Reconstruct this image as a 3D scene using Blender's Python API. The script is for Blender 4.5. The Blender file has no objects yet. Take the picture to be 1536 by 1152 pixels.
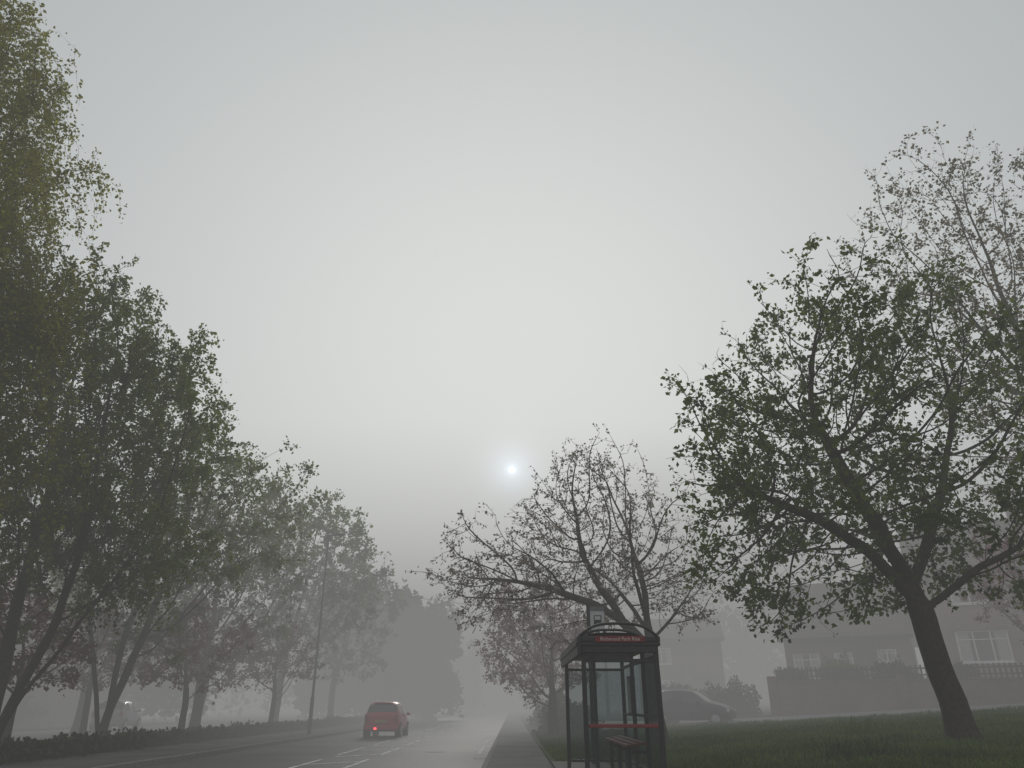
import bpy, bmesh, math, random
import numpy as np
from mathutils import Vector, Matrix, noise
S=bpy.context.scene
rad=math.radians
S.view_settings.view_transform='Standard'
S.view_settings.look='None'
S.view_settings.exposure=0
S.view_settings.gamma=1
COL=S.collection

# ---------------------------------------------------------------- materials
def new_mat(name):
    m=bpy.data.materials.new(name); m.use_nodes=True
    nt=m.node_tree; b=nt.nodes['Principled BSDF']
    return m,nt,b
def mat_noise(name,c1,c2,scale=5,rough=.8,bump=0,detail=6,spec=.3,metal=0,bscale=None,c3=None,scale3=.3):
    m,nt,b=new_mat(name); N=nt.nodes; L=nt.links
    tc=N.new('ShaderNodeTexCoord'); n=N.new('ShaderNodeTexNoise')
    n.inputs['Scale'].default_value=scale; n.inputs['Detail'].default_value=detail
    L.new(tc.outputs['Object'],n.inputs['Vector'])
    r=N.new('ShaderNodeValToRGB'); r.color_ramp.elements[0].position=.35; r.color_ramp.elements[1].position=.65
    r.color_ramp.elements[0].color=(*c1,1); r.color_ramp.elements[1].color=(*c2,1)
    L.new(n.outputs['Fac'],r.inputs['Fac'])
    out=r.outputs['Color']
    if c3:
        n3=N.new('ShaderNodeTexNoise'); n3.inputs['Scale'].default_value=scale3; n3.inputs['Detail'].default_value=5
        L.new(tc.outputs['Object'],n3.inputs['Vector'])
        r3=N.new('ShaderNodeValToRGB'); r3.color_ramp.elements[0].position=.45; r3.color_ramp.elements[1].position=.62
        L.new(n3.outputs['Fac'],r3.inputs['Fac'])
        mx=N.new('ShaderNodeMix'); mx.data_type='RGBA'
        L.new(r3.outputs['Color'],mx.inputs[0]); L.new(out,mx.inputs[6]); mx.inputs[7].default_value=(*c3,1)
        out=mx.outputs[2]
    L.new(out,b.inputs['Base Color'])
    b.inputs['Roughness'].default_value=rough; b.inputs['Specular IOR Level'].default_value=spec
    b.inputs['Metallic'].default_value=metal
    if bump:
        n2=N.new('ShaderNodeTexNoise'); n2.inputs['Scale'].default_value=bscale or scale*3; n2.inputs['Detail'].default_value=8
        L.new(tc.outputs['Object'],n2.inputs['Vector'])
        bp=N.new('ShaderNodeBump'); bp.inputs['Strength'].default_value=bump; bp.inputs['Distance'].default_value=.02
        L.new(n2.outputs['Fac'],bp.inputs['Height']); L.new(bp.outputs['Normal'],b.inputs['Normal'])
    return m
def mat_leaf(name,c1,c2,c3,transl=.45):
    m,nt,b=new_mat(name); N=nt.nodes; L=nt.links
    g=N.new('ShaderNodeNewGeometry')
    r=N.new('ShaderNodeValToRGB'); e=r.color_ramp.elements
    e[0].color=(*c1,1); e[1].color=(*c3,1); x=e.new(.5); x.color=(*c2,1)
    L.new(g.outputs['Random Per Island'],r.inputs['Fac'])
    tc=N.new('ShaderNodeTexCoord'); n=N.new('ShaderNodeTexNoise'); n.inputs['Scale'].default_value=.7
    L.new(tc.outputs['Object'],n.inputs['Vector'])
    mr=N.new('ShaderNodeMapRange'); mr.inputs[1].default_value=.3; mr.inputs[2].default_value=.7; mr.inputs[3].default_value=.65; mr.inputs[4].default_value=1.3
    L.new(n.outputs['Fac'],mr.inputs[0])
    vm=N.new('ShaderNodeVectorMath'); vm.operation='SCALE'
    L.new(r.outputs['Color'],vm.inputs[0]); L.new(mr.outputs[0],vm.inputs['Scale'])
    b.inputs['Roughness'].default_value=.75; b.inputs['Specular IOR Level'].default_value=.06
    L.new(vm.outputs[0],b.inputs['Base Color'])
    t=N.new('ShaderNodeBsdfTranslucent'); L.new(vm.outputs[0],t.inputs['Color'])
    mx=N.new('ShaderNodeMixShader'); mx.inputs[0].default_value=transl
    L.new(b.outputs[0],mx.inputs[1]); L.new(t.outputs[0],mx.inputs[2]); L.new(mx.outputs[0],N['Material Output'].inputs['Surface'])
    return m
def mat_brick(name,c1,c2,mortar):
    m,nt,b=new_mat(name); N=nt.nodes; L=nt.links
    tc=N.new('ShaderNodeTexCoord'); sp=N.new('ShaderNodeSeparateXYZ'); L.new(tc.outputs['Object'],sp.inputs[0])
    ad=N.new('ShaderNodeMath'); ad.operation='ADD'; L.new(sp.outputs[0],ad.inputs[0]); L.new(sp.outputs[1],ad.inputs[1])
    cb=N.new('ShaderNodeCombineXYZ'); L.new(ad.outputs[0],cb.inputs[0]); L.new(sp.outputs[2],cb.inputs[1])
    br=N.new('ShaderNodeTexBrick'); br.inputs['Scale'].default_value=1
    br.inputs['Brick Width'].default_value=.225; br.inputs['Row Height'].default_value=.075; br.inputs['Mortar Size'].default_value=.008
    br.inputs['Color1'].default_value=(*c1,1); br.inputs['Color2'].default_value=(*c2,1); br.inputs['Mortar'].default_value=(*mortar,1)
    L.new(cb.outputs[0],br.inputs['Vector'])
    n=N.new('ShaderNodeTexNoise'); n.inputs['Scale'].default_value=.8; n.inputs['Detail'].default_value=6; L.new(tc.outputs['Object'],n.inputs['Vector'])
    mr=N.new('ShaderNodeMapRange'); mr.inputs[1].default_value=.3; mr.inputs[2].default_value=.7; mr.inputs[3].default_value=.55; mr.inputs[4].default_value=1.2
    L.new(n.outputs['Fac'],mr.inputs[0])
    vm=N.new('ShaderNodeVectorMath'); vm.operation='SCALE'; L.new(br.outputs['Color'],vm.inputs[0]); L.new(mr.outputs[0],vm.inputs['Scale'])
    L.new(vm.outputs[0],b.inputs['Base Color']); b.inputs['Roughness'].default_value=.9
    return m
def mat_tiles(name,c1,c2):
    m,nt,b=new_mat(name); N=nt.nodes; L=nt.links
    tc=N.new('ShaderNodeTexCoord'); sp=N.new('ShaderNodeSeparateXYZ'); L.new(tc.outputs['Object'],sp.inputs[0])
    cb=N.new('ShaderNodeCombineXYZ'); L.new(sp.outputs[0],cb.inputs[0]); L.new(sp.outputs[2],cb.inputs[1])
    br=N.new('ShaderNodeTexBrick'); br.inputs['Brick Width'].default_value=.3; br.inputs['Row Height'].default_value=.2; br.inputs['Mortar Size'].default_value=.012
    br.inputs['Scale'].default_value=1
    br.inputs['Color1'].default_value=(*c1,1); br.inputs['Color2'].default_value=(*c2,1); br.inputs['Mortar'].default_value=(.02,.02,.02,1)
    L.new(cb.outputs[0],br.inputs['Vector']); L.new(br.outputs['Color'],b.inputs['Base Color']); b.inputs['Roughness'].default_value=.85
    return m
def mat_plain(name,c,rough=.5,spec=.5,metal=0,emit=None,es=0):
    m,nt,b=new_mat(name)
    b.inputs['Base Color'].default_value=(*c,1); b.inputs['Roughness'].default_value=rough
    b.inputs['Specular IOR Level'].default_value=spec; b.inputs['Metallic'].default_value=metal
    if emit: b.inputs['Emission Color'].default_value=(*emit,1); b.inputs['Emission Strength'].default_value=es
    return m
def mat_glass(name,tint=(.8,.85,.85),fac=.15):
    m,nt,b=new_mat(name); N=nt.nodes; L=nt.links
    t=N.new('ShaderNodeBsdfTransparent'); t.inputs[0].default_value=(*tint,1)
    b.inputs['Base Color'].default_value=(.1,.1,.1,1); b.inputs['Roughness'].default_value=.15
    mx=N.new('ShaderNodeMixShader'); mx.inputs[0].default_value=fac
    L.new(t.outputs[0],mx.inputs[1]); L.new(b.outputs[0],mx.inputs[2]); L.new(mx.outputs[0],N['Material Output'].inputs['Surface'])
    return m

M={}
M['bark']=mat_noise('bark',(.032,.027,.02),(.07,.058,.045),12,.95,.6,spec=.1)
M['bark_pale']=mat_noise('bark_pale',(.06,.055,.048),(.12,.105,.09),12,.95,.5,spec=.1)
M['leaf_maple']=mat_leaf('leaf_maple',(.065,.10,.015),(.11,.15,.025),(.17,.21,.045))
M['leaf_birch']=mat_leaf('leaf_birch',(.16,.165,.02),(.24,.24,.035),(.32,.31,.055),.5)
M['leaf_syc']=mat_leaf('leaf_sycamore',(.09,.13,.02),(.155,.19,.035),(.225,.25,.055),.5)
M['leaf_far']=mat_leaf('leaf_far',(.05,.06,.025),(.08,.09,.04),(.10,.11,.05))
M['leaf_bud']=mat_leaf('leaf_bud',(.11,.10,.055),(.17,.14,.08),(.22,.19,.11))
M['leaf_cherry']=mat_leaf('leaf_cherry',(.13,.12,.065),(.28,.24,.19),(.46,.40,.37))
M['leaf_pink']=mat_leaf('leaf_pink',(.16,.09,.075),(.28,.18,.165),(.38,.27,.26))
M['leaf_plum']=mat_leaf('leaf_plum',(.11,.025,.03),(.18,.045,.05),(.26,.08,.09))
M['leaf_hedge']=mat_leaf('leaf_hedge',(.035,.05,.015),(.06,.075,.025),(.10,.11,.038),.25)
M['leaf_yellow']=mat_leaf('leaf_yellow',(.14,.14,.03),(.22,.2,.04),(.28,.26,.06),.3)
M['grass_blade']=mat_leaf('grass_blade',(.06,.10,.02),(.09,.14,.03),(.14,.185,.05),.35)
M['ground']=mat_noise('ground_grass',(.04,.065,.017),(.07,.098,.028),6,.95,.5,c3=(.075,.08,.037),scale3=.5,spec=.1)
M['asphalt']=mat_noise('asphalt',(.04,.04,.041),(.065,.065,.065),60,.6,.25,spec=.45,bscale=150,c3=(.085,.084,.082),scale3=.25)
M['pave']=mat_noise('pavement',(.08,.078,.075),(.13,.125,.12),30,.8,.2,c3=(.07,.07,.06),scale3=.6)
M['kerb']=mat_noise('kerb_stone',(.16,.155,.15),(.24,.23,.22),20,.85,.2)
M['paint']=mat_noise('road_paint',(.5,.5,.49),(.8,.8,.78),25,.7,0,c3=(.3,.3,.3),scale3=3)
M['sroad']=mat_noise('side_road_asphalt',(.15,.15,.15),(.2,.2,.195),25,.8,.1)
M['brick']=mat_brick('brick',(.19,.11,.085),(.24,.145,.115),(.25,.22,.2))
M['brick2']=mat_brick('brick_brown',(.14,.09,.07),(.18,.115,.09),(.18,.16,.15))
M['tiles']=mat_tiles('roof_tiles',(.10,.08,.072),(.13,.10,.09))
M['white']=mat_noise('white_upvc',(.7,.7,.7),(.8,.8,.8),3,.4)
M['wglass']=mat_plain('window_glass',(.05,.055,.06),.08,.8)
M['curtain']=mat_noise('net_curtain',(.35,.35,.35),(.5,.5,.5),14,.8)
M['black']=mat_noise('black_paint',(.012,.012,.013),(.022,.022,.023),15,.45,spec=.5)
M['redpaint']=mat_noise('red_paint',(.22,.03,.032),(.30,.04,.04),8,.5,spec=.4)
M['redsign']=mat_noise('red_sign',(.20,.02,.025),(.26,.03,.03),5,.5)
M['signw']=mat_plain('sign_white',(.55,.55,.56),.5)
M['signgrey']=mat_plain('sign_text',(.6,.55,.52),.6)
M['dark']=mat_plain('dark_plastic',(.02,.02,.02),.6,.3)
M['rubber']=mat_plain('rubber',(.018,.018,.018),.85,.2)
M['alloy']=mat_plain('alloy',(.35,.35,.36),.35,.5,.8)
M['carred']=mat_plain('car_red',(.38,.018,.028),.3,.5)
M['cardark']=mat_plain('car_dark',(.03,.033,.04),.3,.5)
M['carsilver']=mat_plain('car_silver',(.25,.26,.27),.35,.5)
M['carglass']=mat_plain('car_glass',(.02,.022,.025),.06,.8)
M['lampred']=mat_plain('tail_lamp',(.25,.01,.015),.2,.6)
M['foglamp']=mat_plain('fog_lamp_lit',(.6,.02,.03),.3,.5,0,(1,.045,.06),4)
M['plate']=mat_plain('number_plate',(.35,.28,.08),.5)
M['galv']=mat_noise('galvanised',(.14,.145,.145),(.2,.2,.2),8,.55,metal=.3)
M['wood']=mat_noise('old_timber',(.06,.05,.04),(.1,.085,.065),18,.9,.3)
M['glass']=mat_glass('shelter_glass',(.80,.84,.84),.10)

# ---------------------------------------------------------------- mesh helpers
def obj_from(name,verts,faces,mats,mi=None,smooth=False,parent=None,bevel=0):
    me=bpy.data.meshes.new(name)
    me.from_pydata([tuple(v) for v in verts],[],[tuple(f) for f in faces])
    for m in mats: me.materials.append(m)
    if mi is not None: me.polygons.foreach_set('material_index',mi)
    if smooth: me.polygons.foreach_set('use_smooth',[True]*len(me.polygons))
    me.update()
    o=bpy.data.objects.new(name,me); COL.objects.link(o)
    if parent: o.parent=parent
    if bevel:
        b=o.modifiers.new('b','BEVEL'); b.width=bevel; b.segments=2; b.limit_method='ANGLE'
    return o
def empty(name,loc,rz=0):
    e=bpy.data.objects.new(name,None); COL.objects.link(e); e.location=loc; e.rotation_euler=(0,0,rz); e.empty_display_size=.3
    return e
class MB:
    def __init__(s): s.v=[]; s.f=[]; s.m=[]
    def box(s,x0,x1,y0,y1,z0,z1,m=0):
        b=len(s.v)
        s.v+=[(x0,y0,z0),(x1,y0,z0),(x1,y1,z0),(x0,y1,z0),(x0,y0,z1),(x1,y0,z1),(x1,y1,z1),(x0,y1,z1)]
        for f in [(3,2,1,0),(4,5,6,7),(0,1,5,4),(1,2,6,5),(2,3,7,6),(3,0,4,7)]:
            s.f.append(tuple(b+i for i in f)); s.m.append(m)
    def poly(s,pts,m=0):
        b=len(s.v); s.v+=list(pts); s.f.append(tuple(range(b,b+len(pts)))); s.m.append(m)
    def tube(s,pts,r,k=8,m=0,r2=None):
        pts=[Vector(p) for p in pts]; n=len(pts); b=len(s.v); ref=None
        for i,p in enumerate(pts):
            t=(pts[min(i+1,n-1)]-pts[max(i-1,0)]).normalized()
            if ref is None: ref=Vector((1,0,0)) if abs(t.x)<.8 else Vector((0,1,0))
            ref=(ref-t*ref.dot(t)).normalized(); bi=t.cross(ref)
            rr=r if r2 is None else r+(r2-r)*i/(n-1)
            for j in range(k):
                a=2*math.pi*j/k; s.v.append(tuple(p+ref*math.cos(a)*rr+bi*math.sin(a)*rr))
        for i in range(n-1):
            for j in range(k):
                s.f.append((b+i*k+j,b+i*k+(j+1)%k,b+(i+1)*k+(j+1)%k,b+(i+1)*k+j)); s.m.append(m)
        s.f.append(tuple(b+j for j in reversed(range(k)))); s.m.append(m)
        s.f.append(tuple(b+(n-1)*k+j for j in range(k))); s.m.append(m)
    def obj(s,name,mats,parent=None,bevel=0,smooth=False):
        return obj_from(name,s.v,s.f,mats,s.m,smooth,parent,bevel)

# ---------------------------------------------------------------- trees
def unit(v): return v/np.maximum(np.linalg.norm(v,axis=-1,keepdims=True),1e-9)
def ellip_pts(rs,c,r,n,shell=2.4,lump=.12,nscale=.45,seed=0):
    out=[]
    while len(out)<n:
        d=unit(rs.normal(size=(n,3))); q=rs.rand(n,1)**(1/shell)
        p=d*q
        for a,dd,qq in zip(p,d,q):
            lim=.84+.45*noise.noise(Vector((dd*1.9+seed*7.3).tolist()))+.16*noise.noise(Vector((dd*5+seed*3.1).tolist()))
            w=a*np.array(r)*min(max(lim,.6),1.08)+np.array(c)
            if noise.noise(Vector((w*nscale+seed*1.7).tolist()))<-lump*1.0-.08: continue
            out.append(w)
            if len(out)>=n: break
    return np.array(out)
def grow(rs,trunks,attr,step,kill,maxit=170,tropism=(0,0,.05),jit=.12):
    nodes=[];par=[]
    for tr in trunks:
        tr=[np.array(p,float) for p in tr]
        if not nodes: nodes.append(tr[0]); par.append(-1); prev=0
        else: prev=int(np.linalg.norm(np.array(nodes)-tr[0],axis=1).argmin())
        for a,b in zip(tr[:-1],tr[1:]):
            L=np.linalg.norm(b-a); k=max(1,int(round(L/step)))
            for i in range(1,k+1):
                nodes.append(a+(b-a)*i/k+rs.normal(size=3)*.03); par.append(prev); prev=len(nodes)-1
    P=np.array(nodes); 
    D=np.linalg.norm(attr[:,None]-P[None],axis=2); ni=D.argmin(1); nd=D.min(1)
    alive=np.ones(len(attr),bool); trop=np.array(tropism)
    childdirs={}
    for it in range(maxit):
        idx=np.where(alive)[0]
        if len(idx)<3: break
        dirs=unit(attr[idx]-P[ni[idx]])
        own=ni[idx]; uniq,inv=np.unique(own,return_inverse=True)
        acc=np.zeros((len(uniq),3)); np.add.at(acc,inv,dirs)
        acc=unit(unit(acc)+trop+rs.normal(size=acc.shape)*jit)
        newp=[];newpar=[]
        for u,d in zip(uniq,acc):
            cd=childdirs.setdefault(int(u),[])
            if any(np.dot(d,c)>.93 for c in cd) or len(cd)>=3:
                continue
            cd.append(d); newp.append(P[u]+d*step); newpar.append(int(u))
        if not newp: 
            stuck=idx[nd[idx]<step*2.5]
            if len(stuck)==0: break
            alive[stuck]=False; continue
        base=len(P); newp=np.array(newp); P=np.vstack([P,newp]); par+=newpar
        D=np.linalg.norm(attr[idx][:,None]-newp[None],axis=2); m=D.argmin(1); md=D.min(1)
        upd=md<nd[idx]; ii=idx[upd]; nd[ii]=md[upd]; ni[ii]=base+m[upd]
        alive[nd<kill]=False
    return P,np.array(par)
def tree(name,seed,trunks,crowns,R,step=.3,kill=.42,leafmat='leaf_syc',bark='bark',leaf=.09,
         twigs=2.0,lpt=6,twig_len=.35,thin=.02,tip=.006,tropism=(0,0,.05),droop=0.,hang=0,hang_len=1.6,leafjit=.06,lumpy=.12,jit=.12,clump=0.,leaf_aspect=.7,shell=2.4):
    rs=np.random.RandomState(seed)
    A=np.vstack([ellip_pts(rs,c,r,n,seed=seed+i,lump=lumpy,shell=shell) for i,(c,r,n) in enumerate(crowns)])
    P,par=grow(rs,trunks,A,step,kill,tropism=tropism,jit=jit)
    N=len(P); ch=[[] for _ in range(N)]
    for i,p in enumerate(par):
        if p>=0: ch[p].append(i)
    cnt=np.zeros(N)
    for i in range(N-1,-1,-1):
        if not ch[i]: cnt[i]=1
        if par[i]>=0: cnt[par[i]]+=cnt[i]
    ex=math.log(max(cnt[0],3))/math.log(R/tip)
    rr=tip*cnt**(1/ex)
    base=P[0]
    h=np.linalg.norm(P-base,axis=1)
    rr=rr*(1+.5*np.exp(-h/.35)*(rr>R*.6))
    P2=P.copy()
    for _ in range(2):
        Q=P2.copy()
        for i in range(N):
            if par[i]>=0 and ch[i]:
                c=max(ch[i],key=lambda q:cnt[q]); Q[i]=P2[i]*.5+(P2[par[i]]+P2[c])*.25
        P2=Q
    P=P2
    verts=[];faces=[]
    stack=[(0,-1)]; 
    while stack:
        s0,pp=stack.pop()
        chain=[s0]; cur=s0
        while ch[cur]:
            c=sorted(ch[cur],key=lambda q:-cnt[q])
            for q in c[1:]: stack.append((q,cur))
            cur=c[0]; chain.append(cur)
        pts=[P[i] for i in chain]; rad_=[rr[i] for i in chain]
        if pp>=0:
            pts=[P[pp]]+pts; rad_=[min(rr[pp]*.8,rad_[0]*1.15)]+rad_
        if len(pts)<2: continue
        mr=rad_[0]; k=9 if mr>.1 else (6 if mr>.04 else (4 if mr>.015 else 3))
        pts=np.array(pts)
        T=np.zeros_like(pts); T[1:-1]=pts[2:]-pts[:-2]; T[0]=pts[1]-pts[0]; T[-1]=pts[-1]-pts[-2]; T=unit(T)
        ref=np.array([1.,0,0]) if abs(T[0][0])<.8 else np.array([0,1.,0])
        b=len(verts); ang=np.arange(k)*2*math.pi/k; ca=np.cos(ang)[:,None]; sa=np.sin(ang)[:,None]
        for i in range(len(pts)):
            ref=ref-T[i]*ref.dot(T[i]); ref=ref/max(np.linalg.norm(ref),1e-6); bi=np.cross(T[i],ref)
            q=rad_[i] if i<len(pts)-1 else rad_[i]*.5
            verts.extend((pts[i]+(ca*ref+sa*bi)*q).tolist())
        for i in range(len(pts)-1):
            for j in range(k):
                faces.append((b+i*k+j,b+i*k+(j+1)%k,b+(i+1)*k+(j+1)%k,b+(i+1)*k+j))
    nb=len(faces)
    thinidx=np.where(rr<thin)[0]
    ctr=np.mean([c[0] for c in crowns],axis=0)
    w=np.array([.5+1.3*noise.noise(Vector((P[i]*.8+seed).tolist())) for i in thinidx]) if clump else np.zeros(len(thinidx))
    lam=np.maximum(twigs*(1+clump*2*(w-.5)),.05)
    num=rs.poisson(lam)
    src=np.repeat(thinidx,num); n=len(src)
    start=P[src]+0
    pd=unit(P[src]-P[np.maximum(par[src],0)])
    d=unit(pd*.6+unit(start-ctr)*.35+rs.normal(size=(n,3))*.55+np.array([0,0,.12-droop]))
    L=twig_len*(.4+rs.rand(n,1)*.9)
    end=start+d*L
    S0=[start];E0=[end]
    if hang:
        hi=rs.choice(thinidx,size=min(hang,len(thinidx)*3)); hp=P[hi].copy()
        hd=unit(unit(hp-ctr)*np.array([1,1,0])+rs.normal(size=hp.shape)*.4)
        seg=6; hl=hang_len*(.4+rs.rand(len(hp),1)*.8)
        for k_ in range(seg):
            dd=unit(hd*(1-k_/seg)*.8+np.array([0,0,-1.])*(k_+.6)/seg*1.2+rs.normal(size=hp.shape)*.12)
            e=hp+dd*hl/seg; S0.append(hp.copy()); E0.append(e.copy()); hp=e
    S_=np.vstack(S0);E_=np.vstack(E0)
    ax=unit(E_-S_); s1=unit(np.cross(ax,rs.normal(size=ax.shape))); s2=np.cross(ax,s1)
    tr=tip*.75
    tv=np.stack([S_+s1*tr,S_-s1*tr*.5+s2*tr*.87,S_-s1*tr*.5-s2*tr*.87,E_+s1*tr*.4,E_-s1*tr*.2+s2*tr*.35,E_-s1*tr*.2-s2*tr*.35],1).reshape(-1,3)
    m=len(S_); o=len(verts)+np.arange(m)[:,None]*6
    tf=np.concatenate([o+np.array([[0,1,4,3]]),o+np.array([[1,2,5,4]]),o+np.array([[2,0,3,5]])],0)
    cntl=rs.poisson(lpt,size=m); li=np.repeat(np.arange(m),cntl); nl=len(li)
    t=rs.rand(nl,1)**.6
    lp=S_[li]+(E_[li]-S_[li])*t+rs.normal(size=(nl,3))*leafjit
    a=unit(ax[li]*.5+rs.normal(size=(nl,3))*.8+np.array([0,0,-.25]))
    bb=unit(np.cross(a,rs.normal(size=(nl,3)))); cc=np.cross(a,bb)
    sz=leaf*(.55+rs.rand(nl,1)*.8)
    lv=np.stack([lp,lp+a*sz*.45+bb*sz*.5*leaf_aspect+cc*sz*.12,lp+a*sz,lp+a*sz*.45-bb*sz*.5*leaf_aspect+cc*sz*.12],1).reshape(-1,3)
    lo=len(verts)+len(tv)+np.arange(nl)[:,None]*4
    lf=lo+np.array([[0,1,2,3]])
    V=np.vstack([np.array(verts),tv,lv]); V=V-base
    F=np.vstack([np.array(faces),tf,lf]).astype(np.int32)
    me=bpy.data.meshes.new(name)
    me.vertices.add(len(V)); me.vertices.foreach_set('co',V.astype(np.float32).ravel())
    me.loops.add(F.size); me.loops.foreach_set('vertex_index',F.ravel())
    me.polygons.add(len(F)); me.polygons.foreach_set('loop_start',np.arange(len(F),dtype=np.int32)*4)
    me.polygons.foreach_set('loop_total',np.full(len(F),4,dtype=np.int32))
    me.materials.append(M[bark]); me.materials.append(M[leafmat])
    mi=np.zeros(len(F),np.int32); mi[nb+len(tf):]=1; me.polygons.foreach_set('material_index',mi)
    sm=np.zeros(len(F),bool); sm[:nb]=True; me.polygons.foreach_set('use_smooth',sm)
    me.update(calc_edges=True); me.validate()
    ob=bpy.data.objects.new(name,me); ob.location=base.tolist(); COL.objects.link(ob)
    return ob

def leaf_mass(name,pts,size,mat,seed=1,up=0):
    rs=np.random.RandomState(seed); n=len(pts)
    a=unit(rs.normal(size=(n,3))+np.array([0,0,up])); b=unit(np.cross(a,rs.normal(size=(n,3)))); c=np.cross(a,b)
    sz=size*(.5+rs.rand(n,1))
    V=np.stack([pts,pts+a*sz*.45+b*sz*.35+c*sz*.1,pts+a*sz,pts+a*sz*.45-b*sz*.35+c*sz*.1],1).reshape(-1,3)
    F=(np.arange(n)[:,None]*4+np.array([[0,1,2,3]]))
    return obj_from(name,V.tolist(),F.tolist(),[mat])

def gz(x): return .07+.065*min(max(x,.9),30)

tree('maple_tree',3,[[(8.95,16,.55),(8.8,16,1.6),(8.6,16,3.0),(8.4,16,4.0),(8.2,16,5.2)],[(8.6,16,3.2),(7.8,15.8,4.2),(6.6,15.6,5.0),(5.4,15.5,5.5)],[(8.5,16,3.6),(9.3,16.2,4.8),(10.0,16.3,6.2)],[(8.4,16,4.0),(7.6,15.6,5.4),(6.9,15.4,7.0)],[(8.6,16,3.1),(9.8,15.8,3.9),(11,15.7,4.5)]],
     [((8.6,16,7.1),(5.0,4.8,4.3),4300),((5.9,15.6,4.6),(3.0,3,1.9),1000),((5.4,15.7,6.3),(2.6,2.8,1.9),1000),((10.8,16,4.9),(2.6,3,1.7),600)],
     .25,step=.22,kill=.28,leafmat='leaf_maple',leaf=.12,twigs=1.4,lpt=5,twig_len=.3,clump=.9,thin=.015,tip=.007)
tree('sycamore_tree',8,[[(18.3,23,1.2),(18.2,23,4),(18.0,23,7),(17.9,23,11)]],
     [((17.8,23,14.2),(5.6,5.0,8.6),3900)],.28,step=.33,kill=.42,leafmat='leaf_bud',bark='bark_pale',leaf=.13,twigs=1.6,lpt=4.5,twig_len=.42,clump=.4,tropism=(0,0,.25))
tree('cherry_tree',5,[[(4.0,22,.3),(3.95,22,1.8),(3.9,22,3.0),(3.85,22,4.4),(3.65,22,5.4)],[(3.9,22,2.8),(3.2,21.8,3.5),(2.5,21.6,4.5),(2.0,21.5,5.4)],[(3.2,21.8,3.5),(2.2,21.5,4.0),(1.2,21.5,4.3)],[(3.9,22,3.0),(4.8,22.2,3.8)],[(3.9,22,3.3),(3.2,22.8,4.6)],[(3.9,22,3.5),(3.4,21.0,4.7)]],
     [((1.4,22,4.9),(4.5,3.4,2.1),1700),((3.0,22,6.7),(2.9,2.6,2.5),1200),((4.6,22,5),(1.9,2,1.8),400)],.2,step=.24,kill=.32,leafmat='leaf_cherry',bark='bark_pale',leaf=.085,twigs=1.2,lpt=7,twig_len=.45,droop=.25,tip=.009,leafjit=.04,lumpy=0,jit=.14,thin=.019)
tree('pink_cherry_tree',6,[[(1.7,33,.2),(1.7,33,1.8)]],
     [((1.2,33,4.0),(2.9,2.8,2.6),1100)],.18,step=.26,kill=.38,leafmat='leaf_pink',leaf=.12,twigs=2.2,lpt=8,twig_len=.35)
tree('pink_cherry_tree',7,[[(2.4,45,.2),(2.4,45,2)]],
     [((1.6,45,4.4),(3.3,3,3),800)],.2,step=.33,kill=.5,leafmat='leaf_pink',leaf=.16,twigs=2.2,lpt=8,twig_len=.4)
tree('plum_tree',9,[[(21.8,31,1.5),(21.8,31,3)]],
     [((21.2,31,6.2),(3,2.6,2.6),900)],.16,step=.3,kill=.42,leafmat='leaf_plum',leaf=.12,twigs=2.4,lpt=8,twig_len=.35)
# left row
tree('birch_tree',11,[[(-16.8,16,.1),(-16.7,16,4),(-16.6,16,8),(-16.4,16,13)]],
     [((-16.2,16,14.2),(4.7,4.4,8.0),2600),((-14.3,16.3,9.4),(3.3,3,4.6),1300)],.28,step=.35,kill=.44,leafmat='leaf_birch',leaf=.11,twigs=1.5,lpt=6,twig_len=.4,hang=3000,hang_len=2.2,leafjit=.08,tropism=(0,0,.12))
tree('lime_tree',12,[[(-13.1,20.5,.1),(-12.9,20.5,1.2),(-12.2,20.5,3.4)],[(-13.1,20.5,.1),(-13.4,20.6,1.5),(-13.5,20.7,3.5)],[(-13.1,20.5,.1),(-12.6,20.2,1.3),(-11.5,20,2.9)]],
     [((-13.1,20.5,9.0),(4.5,4.4,6.2),3200),((-11.6,20.5,5.5),(3,3,2.2),500)],.22,step=.3,kill=.4,leafmat='leaf_syc',leaf=.12,twigs=1.7,lpt=6,twig_len=.38,clump=.7,hang=1100,hang_len=1.1)
tree('lime_tree',13,[[(-13.7,27,.1),(-13.6,27,1.1),(-13.0,27,3.2)],[(-13.7,27,.1),(-14,27,1.3),(-14.6,27,3)],[(-13.7,27,.1),(-13.7,27.2,1.3),(-13.8,27.4,3.2)]],
     [((-12.8,27,7.9),(5.2,4.8,5.5),3000)],.2,step=.32,kill=.42,leafmat='leaf_syc',leaf=.145,twigs=1.9,lpt=6,twig_len=.4,clump=.7)
tree('lime_tree',14,[[(-14.2,36,.1),(-14.2,36,2.6)]],
     [((-13.8,36,7.8),(5.0,4.8,5.4),2000)],.2,step=.38,kill=.5,leafmat='leaf_syc',leaf=.18,twigs=2.0,lpt=6,twig_len=.45,clump=.6)
tree('lime_tree',15,[[(-14.2,48,.1),(-14.1,48,3)]],
     [((-12.8,48,8.9),(5.5,5.2,6.4),2300)],.22,step=.42,kill=.55,leafmat='leaf_syc',bark='bark_pale',leaf=.21,twigs=2.2,lpt=6,twig_len=.5,clump=.4,tropism=(0,0,.2))
tree('lime_tree',16,[[(-13.6,60,.1),(-13.6,60,3)]],
     [((-12.6,60,8),(4.9,5,5.8),1300)],.22,step=.5,kill=.7,leafmat='leaf_syc',leaf=.3,twigs=2,lpt=6,twig_len=.6)
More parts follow.
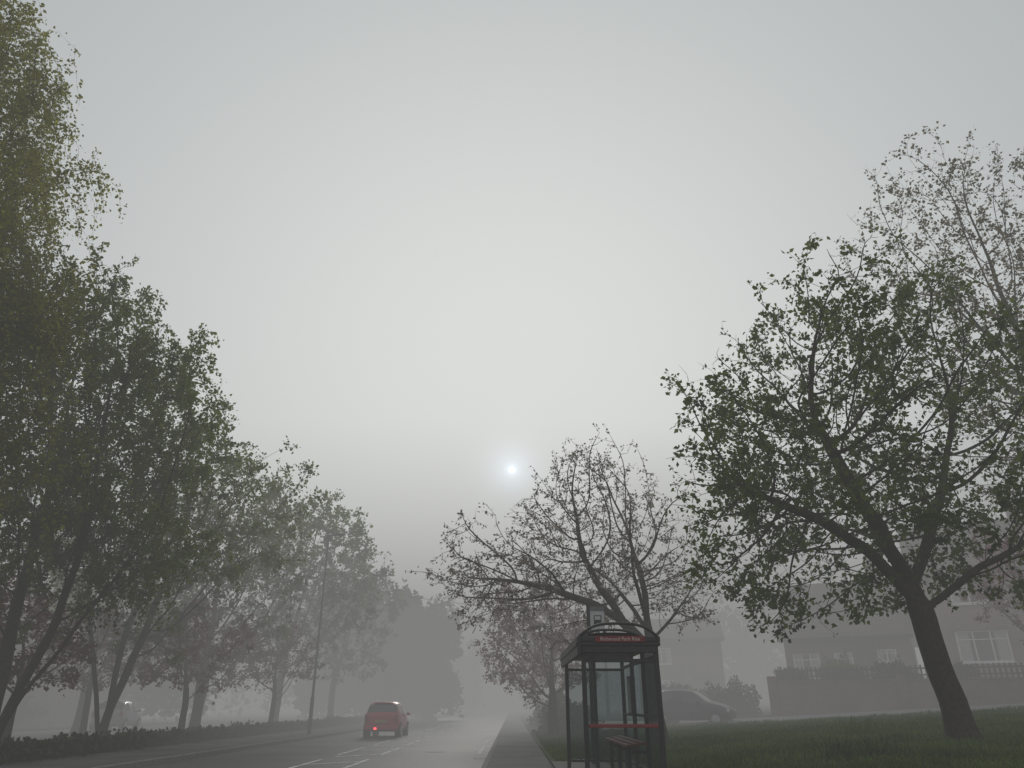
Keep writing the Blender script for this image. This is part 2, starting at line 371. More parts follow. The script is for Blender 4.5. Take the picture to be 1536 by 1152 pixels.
tree('lime_tree',26,[[(-21,27,.1),(-21,27,2.6)]],
     [((-21,27,7.0),(4.8,4.8,5.2),1500)],.2,step=.4,kill=.52,leafmat='leaf_syc',leaf=.18,twigs=2,lpt=6,twig_len=.45,clump=.3)
tree('lime_tree',27,[[(-21,39,.1),(-21,39,2.6)]],
     [((-20.5,39,6.6),(5.2,4.8,5.0),1300)],.2,step=.42,kill=.56,leafmat='leaf_syc',leaf=.22,twigs=2,lpt=6,twig_len=.45,clump=.3)
for sd,x_,y_,h_ in ((17,-12.9,31.5,3.6),(18,-12.3,41,3.7),(19,-17.5,33,3.8),(20,-15.6,25,3.4),(21,-14.8,38,3.6)):
    tree('plum_tree',sd,[[(x_,y_,.1),(x_,y_,1.3)]],[((x_,y_,h_),(2.6,2.4,2.2),600)],.12,step=.28,kill=.4,leafmat='leaf_plum',leaf=.14,twigs=2.2,lpt=7,twig_len=.35)

# distant trees
rs=np.random.RandomState(50)
pts=[]
specs=[(-28,100,16,6),(-38,95,15,7),(6,95,9,4),(11,100,12,5),(17,92,11,5),(24,80,12,5),(30,74,13,5),(4.5,140,13,4),(-9,150,14,4),(-50,80,15,8),(-36,70,12,6),(-28,62,9,5),(-34,48,7,5),(-42,38,7,6),(-36,30,6,4)]
hs_=[13.5,14.5,13,15,14.6,14.9,12.6,13.8,14.6,12.4,12.9,12.6]
for i in range(12):
    specs.append((-20.5+1.2*i,80+rs.rand()*3,hs_[i],1.6+rs.rand()*.6))
for cx,cy,h,w in specs:
    n=4200; d=unit(rs.normal(size=(n,3))); q=rs.rand(n,1)**.4
    f=np.array([.85+.5*noise.noise(Vector((a*2.0+cx).tolist())) for a in d])[:,None]
    pw=.75
    dd=np.sign(d)*np.abs(d)**pw
    p=dd*f*q*np.array([w,w,h*.48])+np.array([cx,cy,h*.47])
    k=np.array([noise.noise(Vector((a*.5).tolist())) for a in p]); pts.append(p[k>-.25])
leaf_mass('distant_trees',np.vstack(pts),.6,M['leaf_far'],2)

n=26000; y=17+rs.rand(n)*62; x=-11.75+rs.normal(size=n)*.28
hh=np.array([.42+.28*noise.noise(Vector((0,a*.7,0)))+.1*noise.noise(Vector((0,a*3,5))) for a in y])
p=np.stack([x,y,.08+rs.rand(n)*hh],1)
leaf_mass('low_hedge',p,.13,M['leaf_hedge'],3,.3)
def bush(name,c,r,n,sz,mat,seed):
    rs=np.random.RandomState(seed); d=unit(rs.normal(size=(n,3))); d[:,2]=np.abs(d[:,2])
    f=np.array([.8+.5*noise.noise(Vector((a*2.2+seed).tolist())) for a in d])[:,None]
    p=d*f*(rs.rand(n,1)**.35)*np.array(r)+np.array(c)
    return leaf_mass(name,p,sz,mat,seed,.2)
bush('forsythia_bush',(-18.6,26.5,.1),(1.4,1.2,1.7),3500,.12,M['leaf_yellow'],4)
bush('garden_hedge',(11.2,40.8,.8),(1.7,1.1,2.0),5000,.14,M['leaf_hedge'],5)
bush('garden_hedge',(9.2,44.0,.7),(2.2,1.3,2.2),5000,.16,M['leaf_hedge'],6)
bush('garden_shrub',(15.6,37.4,2.3),(1.5,.9,1.3),3200,.12,M['leaf_yellow'],7)
bush('garden_shrub',(13.6,38.4,2.3),(1.0,.8,.8),1800,.12,M['leaf_hedge'],8)
bush('garden_shrub',(17.6,36.2,2.2),(1.3,.8,1.2),2400,.12,M['leaf_hedge'],9)
bush('garden_shrub',(19.8,35.0,2.2),(1.2,.8,1.0),2400,.12,M['leaf_hedge'],15)
bush('garden_shrub',(23.6,33,2.2),(1.6,.9,1.3),2600,.12,M['leaf_hedge'],10)
bush('roadside_hedge',(2.6,38,.1),(1.5,6.0,1.8),9000,.14,M['leaf_hedge'],12)
bush('roadside_hedge',(2.6,52,.1),(1.4,8,1.9),7000,.18,M['leaf_hedge'],13)
bush('field_hedge',(-31,38,.1),(2,20,2.6),14000,.25,M['leaf_hedge'],14)

# ---------------------------------------------------------------- ground, road
xs=[-1500,-500,-150,-60,-30,-18,-11.45,-11.35,.8,.9]+list(range(2,31,2))+[60,200,600,1500]
ys=[-300,-60,-20,0]+list(range(6,80,4))+[100,140,200,350,700,1500]
v=[];f=[]
for yy in ys:
    for xx in xs:
        if xx<-11.4: z=.1
        elif xx<=.85: z=-.06
        else: z=gz(xx)
        v.append((xx,yy,z))
nx=len(xs)
for j in range(len(ys)-1):
    for i in range(nx-1): f.append((j*nx+i,j*nx+i+1,(j+1)*nx+i+1,(j+1)*nx+i))
obj_from('ground',v,f,[M['ground']])
m=MB(); m.poly([(-8.7,-60,0),(-.65,-60,0),(-.65,900,0),(-8.7,900,0)]); m.obj('road',[M['asphalt']])
m=MB(); m.poly([(-27,-20,.108),(-20.2,-20,.108),(-17.6,60,.108),(-25,60,.108)]); m.obj('service_road',[M['sroad']])
m=MB(); m.box(-.52,.86,-60,900,-.05,.125); m.box(.86,2.6,8,18,-.05,.2)
m.obj('pavement',[M['pave']])
m=MB(); m.box(-11.38,-8.83,-60,900,-.05,.122); m.obj('pavement',[M['pave']])
for nm,x0,x1 in [('kerb',-.65,-.52),('kerb',-8.83,-8.7)]:
    m=MB(); yv=8
    while yv<110: 
        m.box(x0,x1,yv,yv+.905,-.05,.13); yv+=.915
    m.box(x0,x1,110,900,-.05,.13)
    m.obj(nm,[M['kerb']],bevel=.015)
m=MB(); z=.004
yv=6
while yv<160:
    for xc in (-3.85,-5.1):
        m.poly([(xc-.06,yv,z),(xc+.06,yv,z),(xc+.06,yv+4,z),(xc-.06,yv+4,z)])
    yv+=6
yv=8
while yv<160:
    m.poly([(-5.0,yv,z),(-3.95,yv+1.0,z),(-3.95,yv+1.25,z),(-5.0,yv+.25,z)]); yv+=3
yv=24
while yv<37:
    m.poly([(-1.05,yv,z),(-.93,yv,z),(-.93,yv+5,z),(-1.05,yv+5,z)]); yv+=7
m.obj('road_markings',[M['paint']])
m=MB()
for i in range(6): m.box(-1.05+i*.065,-1.02+i*.065,22.2,22.65,-.002,.006)
m.obj('drain_grate',[M['dark']])
m=MB(); m.poly([(-2.4+.33*math.cos(a*math.pi/12),25.5+.33*math.sin(a*math.pi/12),.005) for a in range(24)]); m.obj('manhole_cover',[M['dark']])
d=Vector((.875,-.483)); nrm=Vector((.483,.875))
E0=Vector((6,34))
def q(s,t):
    p=E0+d*s+nrm*t; return (p.x,p.y,gz(p.x)+.012)
m=MB(); m.poly([q(-5.5,0),q(27,0),q(23.5,5.5),q(-7,5.5)]); m.obj('side_road',[M['sroad']])
# grass
rs=np.random.RandomState(77); n=140000
x=1.0+rs.rand(n)*24; y=9+(rs.rand(n)**1.25)*26
lim=34-(x-6)*.552
k=(y<lim)&~((x<2.65)&(y<18.1)); x=x[k];y=y[k];n=len(x)
z=.07+.065*x
h=.05+.07*rs.rand(n)+.12*np.array([max(0,noise.noise(Vector((a*.9,b*.9,0)))) for a,b in zip(x,y)])
a=rs.rand(n)*6.283; wd=.012+.0006*y
P0=np.stack([x,y,z-.01],1); side=np.stack([np.cos(a),np.sin(a),0*a],1)*wd[:,None]
tipv=P0+np.stack([rs.normal(size=n)*.03,rs.normal(size=n)*.03,h],1)
V=np.stack([P0-side,P0+side,tipv],1).reshape(-1,3); F=np.arange(n*3).reshape(-1,3)
obj_from('grass',V.tolist(),F.tolist(),[M['grass_blade']])
def tuft(name,c,n,h,spread,seed,mat):
    rs=np.random.RandomState(seed); m=MB()
    for i in range(n):
        px,py=rs.normal(size=2)*spread; a=rs.rand()*6.28; l=h*(.5+rs.rand()*.7); ln=.12+rs.rand()*.45
        dx,dy=math.cos(a),math.sin(a); w=.012
        pr=[]
        for k in range(4):
            t=k/3; ox=dx*ln*l*t*t; oy=dy*ln*l*t*t; oz=l*(t-.18*t*t)
            ww=w*(1-t*.85)
            pr.append(((px+ox-dy*ww,py+oy+dx*ww,oz),(px+ox+dy*ww,py+oy-dx*ww,oz)))
        for k in range(3):
            m.poly([pr[k][0],pr[k][1],pr[k+1][1],pr[k+1][0]])
    o=m.obj(name,[mat]); o.location=c; return o
tuft('daffodil_clump',(5.7,14.2,gz(5.7)-.02),70,.46,.18,1,M['leaf_hedge'])
tuft('daffodil_clump',(6.5,14.3,gz(6.5)-.02),70,.44,.2,2,M['leaf_hedge'])
tuft('daffodil_clump',(6.1,14.6,gz(6.1)-.02),60,.4,.2,3,M['leaf_hedge'])
tuft('long_grass_tuft',(8.9,20.5,gz(8.9)-.02),120,.5,.3,4,M['grass_blade'])
tuft('long_grass_tuft',(8.9,15.9,gz(8.8)-.02),160,.22,.45,5,M['grass_blade'])

fe=empty('timber_fence',(-12.3,0,.1)); m=MB()
yv=15
while yv<60:
    m.tube([(0,yv,-.1),(0,yv,.52)],.075,8); yv+=2.4
m.obj('posts',[M['wood']],fe,.01)
m=MB(); m.box(-.04,.04,15,58,.3,.4); m.obj('rail',[M['wood']],fe)

# ---------------------------------------------------------------- houses
def window(m_f,m_g,x0,x1,z0,z1,y,lights=2,cur=True):
    fr=.06
    m_f.box(x0,x1,y-.05,y+.03,z0,z0+fr); m_f.box(x0,x1,y-.05,y+.03,z1-fr,z1)
    m_f.box(x0,x0+fr,y-.05,y+.03,z0+fr,z1-fr); m_f.box(x1-fr,x1,y-.05,y+.03,z0+fr,z1-fr)
    w=(x1-x0)/lights
    for i in range(1,lights): m_f.box(x0+w*i-.035,x0+w*i+.035,y-.045,y+.03,z0+fr,z1-fr)
    zt=z1-(z1-z0)*.28
    for i in range(lights):
        xa=x0+w*i+(.035 if i else fr); xb=x0+w*(i+1)-(.035 if i<lights-1 else fr)
        m_f.box(xa,xb,y-.04,y+.03,zt-.025,zt+.025)
    m_g.box(x0+fr,x1-fr,y-.015,y+.02,z0+fr,z1-fr,0)
    if cur:
        m_g.box(x0+fr,x0+fr+.45*(x1-x0)/2,y-.02,y-.0155,z0+fr,z1-fr,1)
        m_g.box(x1-fr-.45*(x1-x0)/2,x1-fr,y-.02,y-.0155,z0+fr,z1-fr,1)
    m_f.box(x0-.06,x1+.06,y-.12,y+.01,z0-.07,z0-.003)
def house(name,loc,W,D,eave,ridge,wins,bays,door,brick='brick',chim=(1.0,),rz=-28.9):
    e=empty(name,loc,rad(rz))
    m=MB(); m.box(0,W,0,D,-2.5,eave)
    m.poly([(0,0,eave+.001),(0,D,eave+.001),(0,D/2,ridge-.12)]); m.poly([(W,0,eave+.001),(W,D/2,ridge-.12),(W,D,eave+.001)])
    m.obj('walls',[M[brick]],e)
    m=MB(); ov=.35; t=.14
    for sgn,ya,yb in ((1,-ov,D/2),(-1,D+ov,D/2)):
        za=eave-ov*(ridge-eave)/(D/2)+.02; x0,x1=-.25,W+.25
        a=[(x0,ya,za),(x1,ya,za),(x1,yb,ridge),(x0,yb,ridge)]
        b=[(p[0],p[1],p[2]+t) for p in a]; k=len(m.v); m.v+=a+b
        for ff in [(0,1,2,3),(7,6,5,4),(0,4,5,1),(1,5,6,2),(2,6,7,3),(3,7,4,0)]: m.f.append(tuple(k+i for i in ff)); m.m.append(0)
    m.obj('roof',[M['tiles']],e)
    m=MB(); m.box(-.2,W+.2,-ov-.1,-ov+.0,eave-.22,eave-.1); m.box(W*.5-.04,W*.5+.04,-.1,-.02,-.5,eave-.3); m.obj('gutter',[M['black']],e)
    m=MB(); 
    for cx in chim:
        m.box(cx-.45,cx+.45,D/2-.35,D/2+.35,ridge-.6,ridge+1.0); m.box(cx-.5,cx+.5,D/2-.4,D/2+.4,ridge+1.0,ridge+1.12)
        m.tube([(cx-.2,D/2,ridge+1.12),(cx-.2,D/2,ridge+1.5)],.11,10); m.tube([(cx+.2,D/2,ridge+1.12),(cx+.2,D/2,ridge+1.5)],.11,10)
    if m.v: m.obj('chimney',[M[brick]],e)
    mf=MB(); mg=MB()
    for (x0,x1,z0,z1,l) in wins: window(mf,mg,x0,x1,z0,z1,-.01,l)
    mw=MB()
    for (x0,x1,z0,z1,l) in bays:
        mw.box(x0,x1,-.65,-.003,-1.5,z0-.08); mw.box(x0-.08,x1+.08,-.8,-.004,z1+.02,z1+.16)
        mw.box(x0+.06,x1-.06,-.56,-.003,z0-.08,z1+.02,1)
        window(mf,mg,x0,x1,z0,z1,-.62,l)
        for xs_,sx in ((x0,1),(x1,-1)):
            mf.box(min(xs_,xs_+sx*.05),max(xs_,xs_+sx*.05),-.58,-.01,z0,z0+.08); mf.box(min(xs_,xs_+sx*.05),max(xs_,xs_+sx*.05),-.58,-.01,z1-.08,z1)
            mf.box(min(xs_,xs_+sx*.05),max(xs_,xs_+sx*.05),-.1,-.01,z0+.08,z1-.08)
    if mw.v: mw.obj('bay',[M[brick],M['wglass']],e)
    mf.obj('window_frames',[M['white']],e); mg.obj('window_glass',[M['wglass'],M['curtain']],e)
    if door:
        m=MB(); m.box(door,door+.95,-.06,-.004,0,2.05); m.box(door-.08,door,-.08,-.004,0,2.13,1); m.box(door+.95,door+1.03,-.08,-.004,0,2.13,1); m.box(door-.0,door+.95,-.08,-.004,2.051,2.13,1)
        m.box(door-.3,door+1.25,-.8,-.004,2.3,2.42,1); m.obj('door',[M['black'],M['tiles']],e)
    return e
F0=Vector((11.76,44.5))
p=F0+d*10.6
house('brick_house',(p.x,p.y,2.5),11.5,7.5,5.2,8.2,
  [(1.6,3.2,3.55,4.75,2),(4.9,5.7,3.75,4.7,1),(8.4,10,3.55,4.75,2)],[(1.4,3.6,.75,2.2,3),(8.0,10.2,.75,2.2,3)],5.0,chim=(5.75,))
p=F0+d*3.7
house('brick_house',(p.x,p.y,1.9),6.2,7,2.9,6.0,[(2.5,3.4,.9,2.0,1),(4.6,5.5,1.5,2.1,2)],[(.5,1.8,.8,2.0,3)],3.55,'brick2',chim=(5,))
house('brick_house',(9.2,57,.9),6.0,8,4.9,6.6,[(1,2.4,.9,2.1,2),(1,2.4,3.2,4.3,2)],[],4.0,'brick2',chim=(),rz=-12)
house('brick_house',(-36,52,.1),9,7,5,7.6,[(1,2.6,.9,2.1,2),(1,2.6,3.2,4.4,2),(6,7.6,3.2,4.4,2)],[],4.0,'brick2',chim=(3,),rz=20)
W0=E0+nrm*6.5
def w3(s,t,z):
    p=W0+d*s+nrm*t; return (p.x,p.y,z)
m=MB()
for (a,b,z) in ((3.8,26,2.22),):
    pts=[w3(a,.3,z),w3(b,.3,z),w3(b,14,z),w3(a,14,z)]; m.poly(pts)
    lo=[(x_,y_,-.5) for x_,y_,_ in pts]
    for i in range(4): m.poly([pts[i],lo[i],lo[(i+1)%4],pts[(i+1)%4]])
m.obj('front_garden',[M['ground']])
ew=empty('brick_wall',(*W0,0),rad(-28.9)); m=MB()
m.box(3.8,26,0,.22,0,2.36); 
m.obj('wall',[M['brick2']],ew)
m=MB(); m.box(3.75,26,-.04,.26,2.36,2.43); m.obj('coping',[M['brick2']],ew)
m=MB()
for s_ in (3.8,9.4,10.8,17,26): m.box(s_-.2,s_+.2,-.09,.31,0,2.62)
m.obj('piers',[M['brick2']],ew)
m=MB(); s_=4.2
while s_<26: m.box(s_,s_+.09,.1,.13,2.43,3.0); s_+=.2
m.box(4,26,.131,.17,2.55,2.62);m.box(4,26,.131,.17,2.82,2.89)
o=m.obj('picket_fence',[M['wood']],ew)

# ---------------------------------------------------------------- cars
def car(name,loc,rz,paint,lit=False):
    e=empty(name,loc,rad(rz))
    st=[ # y, zb, w, zbelt, wr, zroof
     (0.00,.42,.66,.80,.62,.84),(.05,.30,.75,.88,.68,.93),(.16,.27,.80,.94,.70,1.05),(.40,.25,.825,.96,.63,1.40),(.62,.24,.83,.955,.615,1.475),
     (1.15,.23,.835,.945,.62,1.51),(1.60,.23,.835,.94,.62,1.50),(2.05,.23,.835,.93,.60,1.43),(2.65,.24,.83,.92,.66,1.03),(2.85,.24,.825,.91,.66,.98),
     (3.3,.26,.79,.84,.62,.88),(3.58,.30,.70,.68,.55,.72),(3.68,.38,.58,.55,.45,.58)]
    V=[];F=[];mi=[]
    for (y,zb,w,zk,wr,zr) in st:
        half=[(0,zb),(w*.82,zb),(w*.97,zb+.12),(w,zb+(zk-zb)*.5),(w*.965,zk),(wr+ (0.0),zr-.06 if zr-zk>.12 else (zk+zr)/2),(wr*.82,zr),(0,zr+.02)]
        ring=[(x,y,z) for x,z in half]+[(-x,y,z) for x,z in reversed(half[1:-1])]
        V+=ring
    k=14
    for i in range(len(st)-1):
        for j in range(k):
            F.append((i*k+j,i*k+(j+1)%k,(i+1)*k+(j+1)%k,(i+1)*k+j))
            mt=0
            if j in (4,9) and 3<=i<=7 and i!=5: mt=1
            if j in (5,6,7,8) and i==2: mt=1
            if j in (5,6,7,8) and i==7: mt=1
            if j in (0,13): mt=2
            mi.append(mt)
    F.append(tuple(range(k))); mi.append(0); F.append(tuple((len(st)-1)*k+j for j in reversed(range(k)))); mi.append(0)
    o=obj_from('body',V,F,[M[paint],M['carglass'],M['dark']],mi,True,e)
    me=o.data
    bm=bmesh.new(); bm.from_mesh(me); bmesh.ops.recalc_face_normals(bm,faces=bm.faces); 
    cl=bm.edges.layers.float.new('crease_edge')
    for ed in bm.edges:
        ms={f_.material_index for f_ in ed.link_faces}
        if len(ms)>1: ed[cl]=.6
    bm.to_mesh(me); bm.free()
    s=o.modifiers.new('s','SUBSURF'); s.levels=2; s.render_levels=2
    for sx in (-1,1):
        for yy in (.62,3.05):
            m=MB(); x0=sx*.66; x1=sx*.845
            m.tube([(x0,yy,.29),(x0+sx*.02,yy,.29),(x1-sx*.02,yy,.29),(x1,yy,.29)],.29,24)
            m.tube([(x1-sx*.01,yy,.29),(x1+sx*.008,yy,.29)],.19,16,1)
            m.obj('wheel',[M['rubber'],M['alloy']],e,.01)
            m=MB()
            m.tube([(sx*.6,yy,.31),(sx*.838,yy,.31)],.335,24); m.obj('wheel_arch',[M['dark']],e)
        m=MB(); xa=sx*.60; xb=sx*.765
        m.box(min(xa,xb),max(xa,xb),-.015,.14,.70,.98); m.obj('tail_lamp',[M['lampred']],e,.03)
        m=MB(); m.box(min(sx*.83,sx*.99),max(sx*.83,sx*.99),2.3,2.42,.9,1.04); m.obj('mirror',[M[paint]],e,.03)
        m=MB(); m.box(min(sx*.5,sx*.68),max(sx*.5,sx*.68),3.5,3.62,.56,.68); m.obj('headlamp',[M['signw']],e,.03)
    m=MB(); m.box(-.76,.76,-.07,.12,.30,.50); m.obj('bumper',[M[paint]],e,.05)
    m=MB(); m.box(-.5,.5,-.075,.0,.27,.33); m.obj('bumper_insert',[M['dark']],e,.01)
    m=MB(); m.box(-.26,.26,-.025,.02,.62,.73); m.obj('number_plate',[M['plate']],e)
    m=MB(); m.box(-.3,-.19,-.09,-.05,.34,.42); m.obj('fog_lamp',[M['foglamp' if lit else 'lampred']],e,.01)
    m=MB(); m.box(-.42,.42,.37,.52,1.43,1.47); m.obj('spoiler',[M[paint]],e,.02)
    m=MB(); m.tube([(-.02,.12,1.0),(.3,.2,1.1)],.012,6); m.obj('wiper',[M['dark']],e)
    return e
car('car',(-5.95,36.6,0),0,'carred',True)
car('parked_car',(6.6,37.2,.5),-118.9,'cardark')
car('parked_car',(-21.2,42,.108),10,'carsilver')

# ---------------------------------------------------------------- bus shelter
sh=empty('bus_shelter',(1.1,12.0,.2))
W=1.12;LN=3.8;H=1.95
m=MB()
for (x,y) in [(0,0),(W,0),(0,LN),(W,LN),(W,LN/3),(W,2*LN/3),(.55,LN)]:
    m.box(x-.035,x+.035,y-.035,y+.035,0,H)
m.obj('posts',[M['black']],sh,.008)
m=MB()
for z0,z1 in ((.12,.17),(.94,.98),(1.78,1.83)):
    m.box(W-.022,W+.022,.036,LN/3-.036,z0,z1); m.box(W-.022,W+.022,LN/3+.036,2*LN/3-.036,z0,z1); m.box(W-.022,W+.022,2*LN/3+.036,LN-.036,z0,z1)
m.box(.036,.514,LN-.022,LN+.022,.12,.17); m.box(.036,.514,LN-.022,LN+.022,1.75,1.8)
m.box(.586,W-.036,LN-.022,LN+.022,.12,.17); m.box(.586,W-.036,LN-.022,LN+.022,1.75,1.8)
m.box(.036,W-.036,-.022,.022,1.72,1.77); m.box(.036,W-.036,-.022,.022,.12,.17)
m.obj('rails',[M['black']],sh,.005)
m=MB(); m.box(W-.005,W+.005,.03,LN-.03,.171,.939); m.box(W-.005,W+.005,.03,LN-.03,.981,1.779)
m.box(.036,.514,LN-.005,LN+.005,.171,1.749); m.box(.586,W-.036,LN-.005,LN+.005,.171,1.749)
m.box(.04,W-.04,-.005,.005,.171,.86);m.box(.04,W-.04,-.005,.005,.9,1.719)
m.obj('glass_panels',[M['glass']],sh)
m=MB(); m.box(-.12,W+.06,-.12,LN+.12,H,H+.06); m.box(-.1,-.04,-.14,LN+.14,H-.13,H+.14); m.box(W+.0,W+.06,-.13,LN+.13,H+.061,H+.14)
m.box(-.035,W-.003,-.13,-.07,H+.061,H+.14)
m.box(-.035,W-.003,-.11,-.075,H-.10,H-.003)
m.obj('roof_frame',[M['black']],sh,.012)
def arc(y,x0,x1,z0,rise):
    pts=[]
    for i in range(17):
        t=i/16; x=x0+(x1-x0)*t
        pts.append((x,y,z0+rise*(1-abs(2*t-1)**3.2)))
    return pts
m=MB()
for yy in (-.1,.95,1.9,2.85,LN+.1): m.tube(arc(yy,-.07,W+.03,H+.13,.2),.022,8)
m.obj('roof_hoops',[M['black']],sh,smooth=True)
m=MB(); A=arc(0,-.06,W+.02,H+.14,.12); 
for i in range(16):
    a,b=A[i],A[i+1]; m.poly([(a[0],.6,a[2]),(b[0],.6,b[2]),(b[0],LN,b[2]),(a[0],LN,a[2])])
m.obj('roof_canopy',[M['dark']],sh)
m=MB(); m.box(.18,W-.18,-.152,-.136,H+.055,H+.14); 
m.obj('name_panel',[M['redsign']],sh,.004)
cu=bpy.data.curves.new('name_text','FONT'); cu.body='Richmond Park Rise'; cu.size=.075; cu.align_x='CENTER'; cu.align_y='CENTER'; cu.extrude=.001
to=bpy.data.objects.new('name_text',cu); COL.objects.link(to); to.parent=sh; to.location=(W/2,-.155,H+.097); to.rotation_euler=(rad(90),0,0); cu.materials.append(M['signgrey'])
m=MB(); m.box(.036,W-.036,-.03,.03,.81,.86); m.obj('red_end_rail',[M['redpaint']],sh,.008)
m=MB()
for xx in (.66,.78,.90): m.box(xx,xx+.09,.5,LN-.4,.52+ (xx-.66)*.15,.56+(xx-.66)*.15)
m.obj('bench_seat',[M['redpaint']],sh,.008)
m=MB()
for yy in (.8,1.9,3.0): m.box(.7,.76,yy-.03,yy+.03,0,.515); m.box(.761,W-.05,yy-.03,yy+.03,.42,.47)
m.obj('bench_legs',[M['black']],sh)
m=MB(); m.box(W-.12,W-.04,2.0,2.45,.95,1.6); m.obj('timetable_case',[M['black']],sh,.01)
m=MB(); m.box(W-.126,W-.121,2.05,2.4,1.0,1.55); m.obj('timetable',[M['signw']],sh)
fs=empty('bus_stop_sign',(1.72,17.2,.15)); m=MB(); m.tube([(0,0,0),(0,0,3.3)],.038,12); m.obj('pole',[M['black']],fs,smooth=False)
m=MB(); m.box(.04,.36,-.02,.02,2.72,3.22); m.obj('flag',[M['signw']],fs,.006)
m=MB(); m.box(.04,.36,-.024,-.0205,3.12,3.22); m.obj('flag_header',[M['galv']],fs)
m=MB(); 
m.box(.12,.29,-.026,-.021,2.84,3.03,0); m.box(.14,.27,-.030,-.0265,2.93,3.01,1); m.box(.13,.165,-.026,-.021,2.81,2.839,0); m.box(.245,.28,-.026,-.021,2.81,2.839,0)
m.obj('bus_pictogram',[M['dark'],M['signw']],fs)

# ---------------------------------------------------------------- street lamp
def lamp(loc,h,sgn=1):
    e=empty('street_lamp',loc); m=MB()
    m.tube([(0,0,0),(0,0,1.6)],.09,12); m.tube([(0,0,1.6),(0,0,h)],.065,12,0,.045)
    m.tube([(0,0,h),(sgn*.1,0,h+.05),(sgn*.4,0,h+.08)],.03,8)
    m.obj('column',[M['galv']],e)
    m=MB(); m.box(min(sgn*.3,sgn*.85),max(sgn*.3,sgn*.85),-.12,.12,h+.04,h+.14); m.obj('lantern',[M['galv']],e,.03)
lamp((-9.4,37.5,.1),9.2)
e=empty('utility_pole',(7.2,60,.4)); m=MB(); m.tube([(0,0,-.3),(0,0,7.6)],.13,10,0,.09); m.obj('pole',[M['wood']],e)
m=MB(); pts=[]
for i in range(25):
    t=i/24; pts.append((7.2+(-21.2)*t,60+t*2,7.9+2.6*t-1.6*t*(1-t)))
m.tube(pts,.022,5); m.obj('overhead_cable',[M['dark']])

# ---------------------------------------------------------------- fog volumes
def fog(x0,x1,y0,y1,z0,z1,sig,E,col):
    m=MB(); m.box(x0,x1,y0,y1,z0,z1)
    mt=bpy.data.materials.new('fog'); mt.use_nodes=True; nt=mt.node_tree; nt.nodes.clear()
    o=nt.nodes.new('ShaderNodeOutputMaterial'); a=nt.nodes.new('ShaderNodeVolumeAbsorption'); em=nt.nodes.new('ShaderNodeEmission'); ad=nt.nodes.new('ShaderNodeAddShader')
    a.inputs['Color'].default_value=(0,0,0,1); a.inputs['Density'].default_value=sig
    em.inputs['Color'].default_value=(*col,1); em.inputs['Strength'].default_value=sig*E  # fog emits an even added glow in place of scattered light
    nt.links.new(a.outputs[0],ad.inputs[0]); nt.links.new(em.outputs[0],ad.inputs[1]); nt.links.new(ad.outputs[0],o.inputs['Volume'])
    m.obj('fog',[mt])
FC=(1.0,1.0,.985)
fog(-450,450,-120,720,-3,27,.0072,.29,FC)
fog(-440,440,24,710,-2.5,10.5,.017,.25,FC)
fog(5,430,29,700,-2.2,12,.014,.25,FC)

# ---------------------------------------------------------------- world, sun
sel=rad(17.1)
w=bpy.data.worlds.new('World'); S.world=w; w.use_nodes=True; nt=w.node_tree; N=nt.nodes; L=nt.links
bg=N['Background']; out=N['World Output']
sky=N.new('ShaderNodeTexSky'); sky.sky_type='NISHITA'; sky.sun_disc=False; sky.sun_elevation=sel; sky.sun_rotation=0; sky.dust_density=0; sky.air_density=1
hs=N.new('ShaderNodeHueSaturation'); hs.inputs['Saturation'].default_value=.2; L.new(sky.outputs[0],hs.inputs['Color'])
L.new(hs.outputs[0],bg.inputs['Color']); bg.inputs['Strength'].default_value=.02
tc=N.new('ShaderNodeTexCoord'); dt=N.new('ShaderNodeVectorMath'); dt.operation='DOT_PRODUCT'
nz=N.new('ShaderNodeVectorMath'); nz.operation='NORMALIZE'
L.new(tc.outputs['Generated'],nz.inputs[0]); L.new(nz.outputs[0],dt.inputs[0]); dt.inputs[1].default_value=(0,math.cos(sel),math.sin(sel))
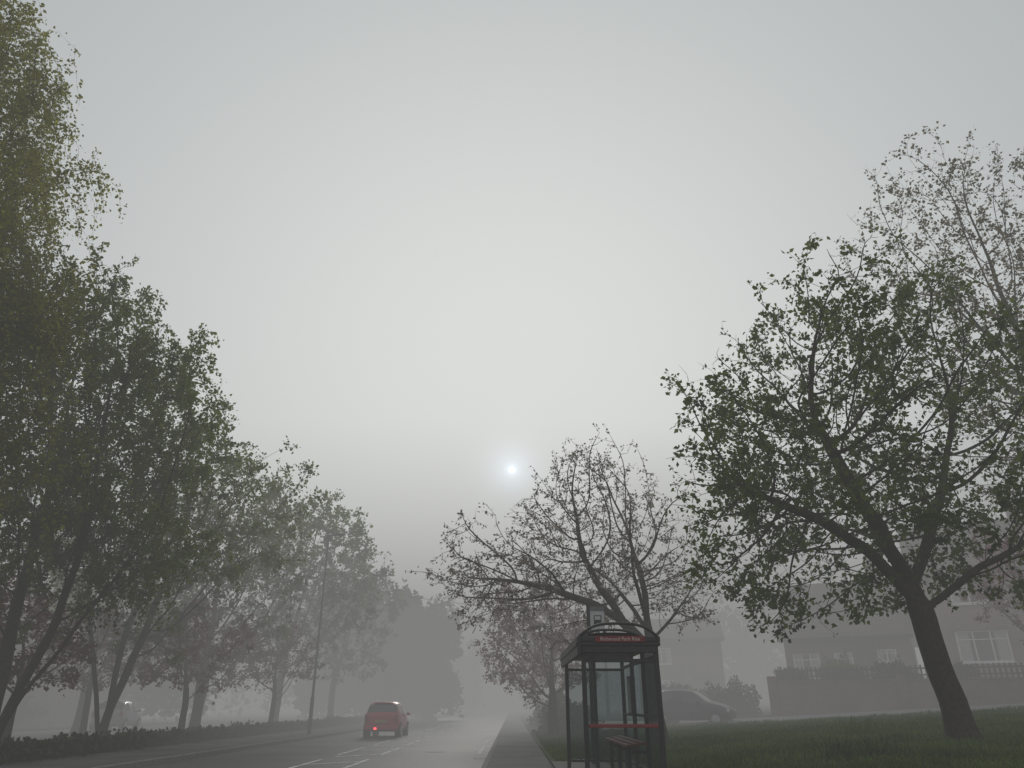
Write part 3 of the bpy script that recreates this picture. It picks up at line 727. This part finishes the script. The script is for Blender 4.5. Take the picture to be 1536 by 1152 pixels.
mx=N.new('ShaderNodeMath'); mx.operation='MAXIMUM'; mx.inputs[1].default_value=0; L.new(dt.outputs['Value'],mx.inputs[0])
def lobe(p,col):
    pw=N.new('ShaderNodeMath'); pw.operation='POWER'; pw.inputs[1].default_value=p; L.new(mx.outputs[0],pw.inputs[0])
    vm=N.new('ShaderNodeVectorMath'); vm.operation='SCALE'; vm.inputs[0].default_value=col; L.new(pw.outputs[0],vm.inputs['Scale']); return vm.outputs[0]
def add(a,b):
    vm=N.new('ShaderNodeVectorMath'); vm.operation='ADD'; L.new(a,vm.inputs[0]); L.new(b,vm.inputs[1]); return vm.outputs[0]
base=N.new('ShaderNodeCombineXYZ'); 
for i,c_ in enumerate((.38,.415,.425)): base.inputs[i].default_value=c_
c=add(base.outputs[0],lobe(5,(.48,.455,.41)))
c=add(c,lobe(900,(.10,.12,.14))); c=add(c,lobe(3000,(.22,.27,.33)))
c=add(c,lobe(30000,(.35,.45,.55)))
ms=N.new('ShaderNodeMapRange'); ms.inputs[1].default_value=.999988; ms.inputs[2].default_value=1.0; ms.inputs[3].default_value=0; ms.inputs[4].default_value=.8
L.new(dt.outputs['Value'],ms.inputs[0])
c=add(c,ms.outputs[0])
b2=N.new('ShaderNodeBackground'); L.new(c,b2.inputs['Color']); b2.inputs['Strength'].default_value=1
ad=N.new('ShaderNodeAddShader'); L.new(bg.outputs[0],ad.inputs[0]); L.new(b2.outputs[0],ad.inputs[1]); L.new(ad.outputs[0],out.inputs['Surface'])
sl=bpy.data.lights.new('sun','SUN'); sl.energy=1.5; sl.angle=rad(14); sl.color=(1,.96,.9)
so=bpy.data.objects.new('sun',sl); COL.objects.link(so)
so.rotation_euler=Vector((0,math.cos(sel),math.sin(sel))).to_track_quat('Z','Y').to_euler()

cam=bpy.data.cameras.new('camera'); co=bpy.data.objects.new('camera',cam); COL.objects.link(co)
cam.sensor_width=36; cam.lens=25.7; cam.clip_end=3000; cam.clip_start=.05
co.location=(0,0,1.3); co.rotation_euler=(rad(90+23.8),0,0)
S.camera=co
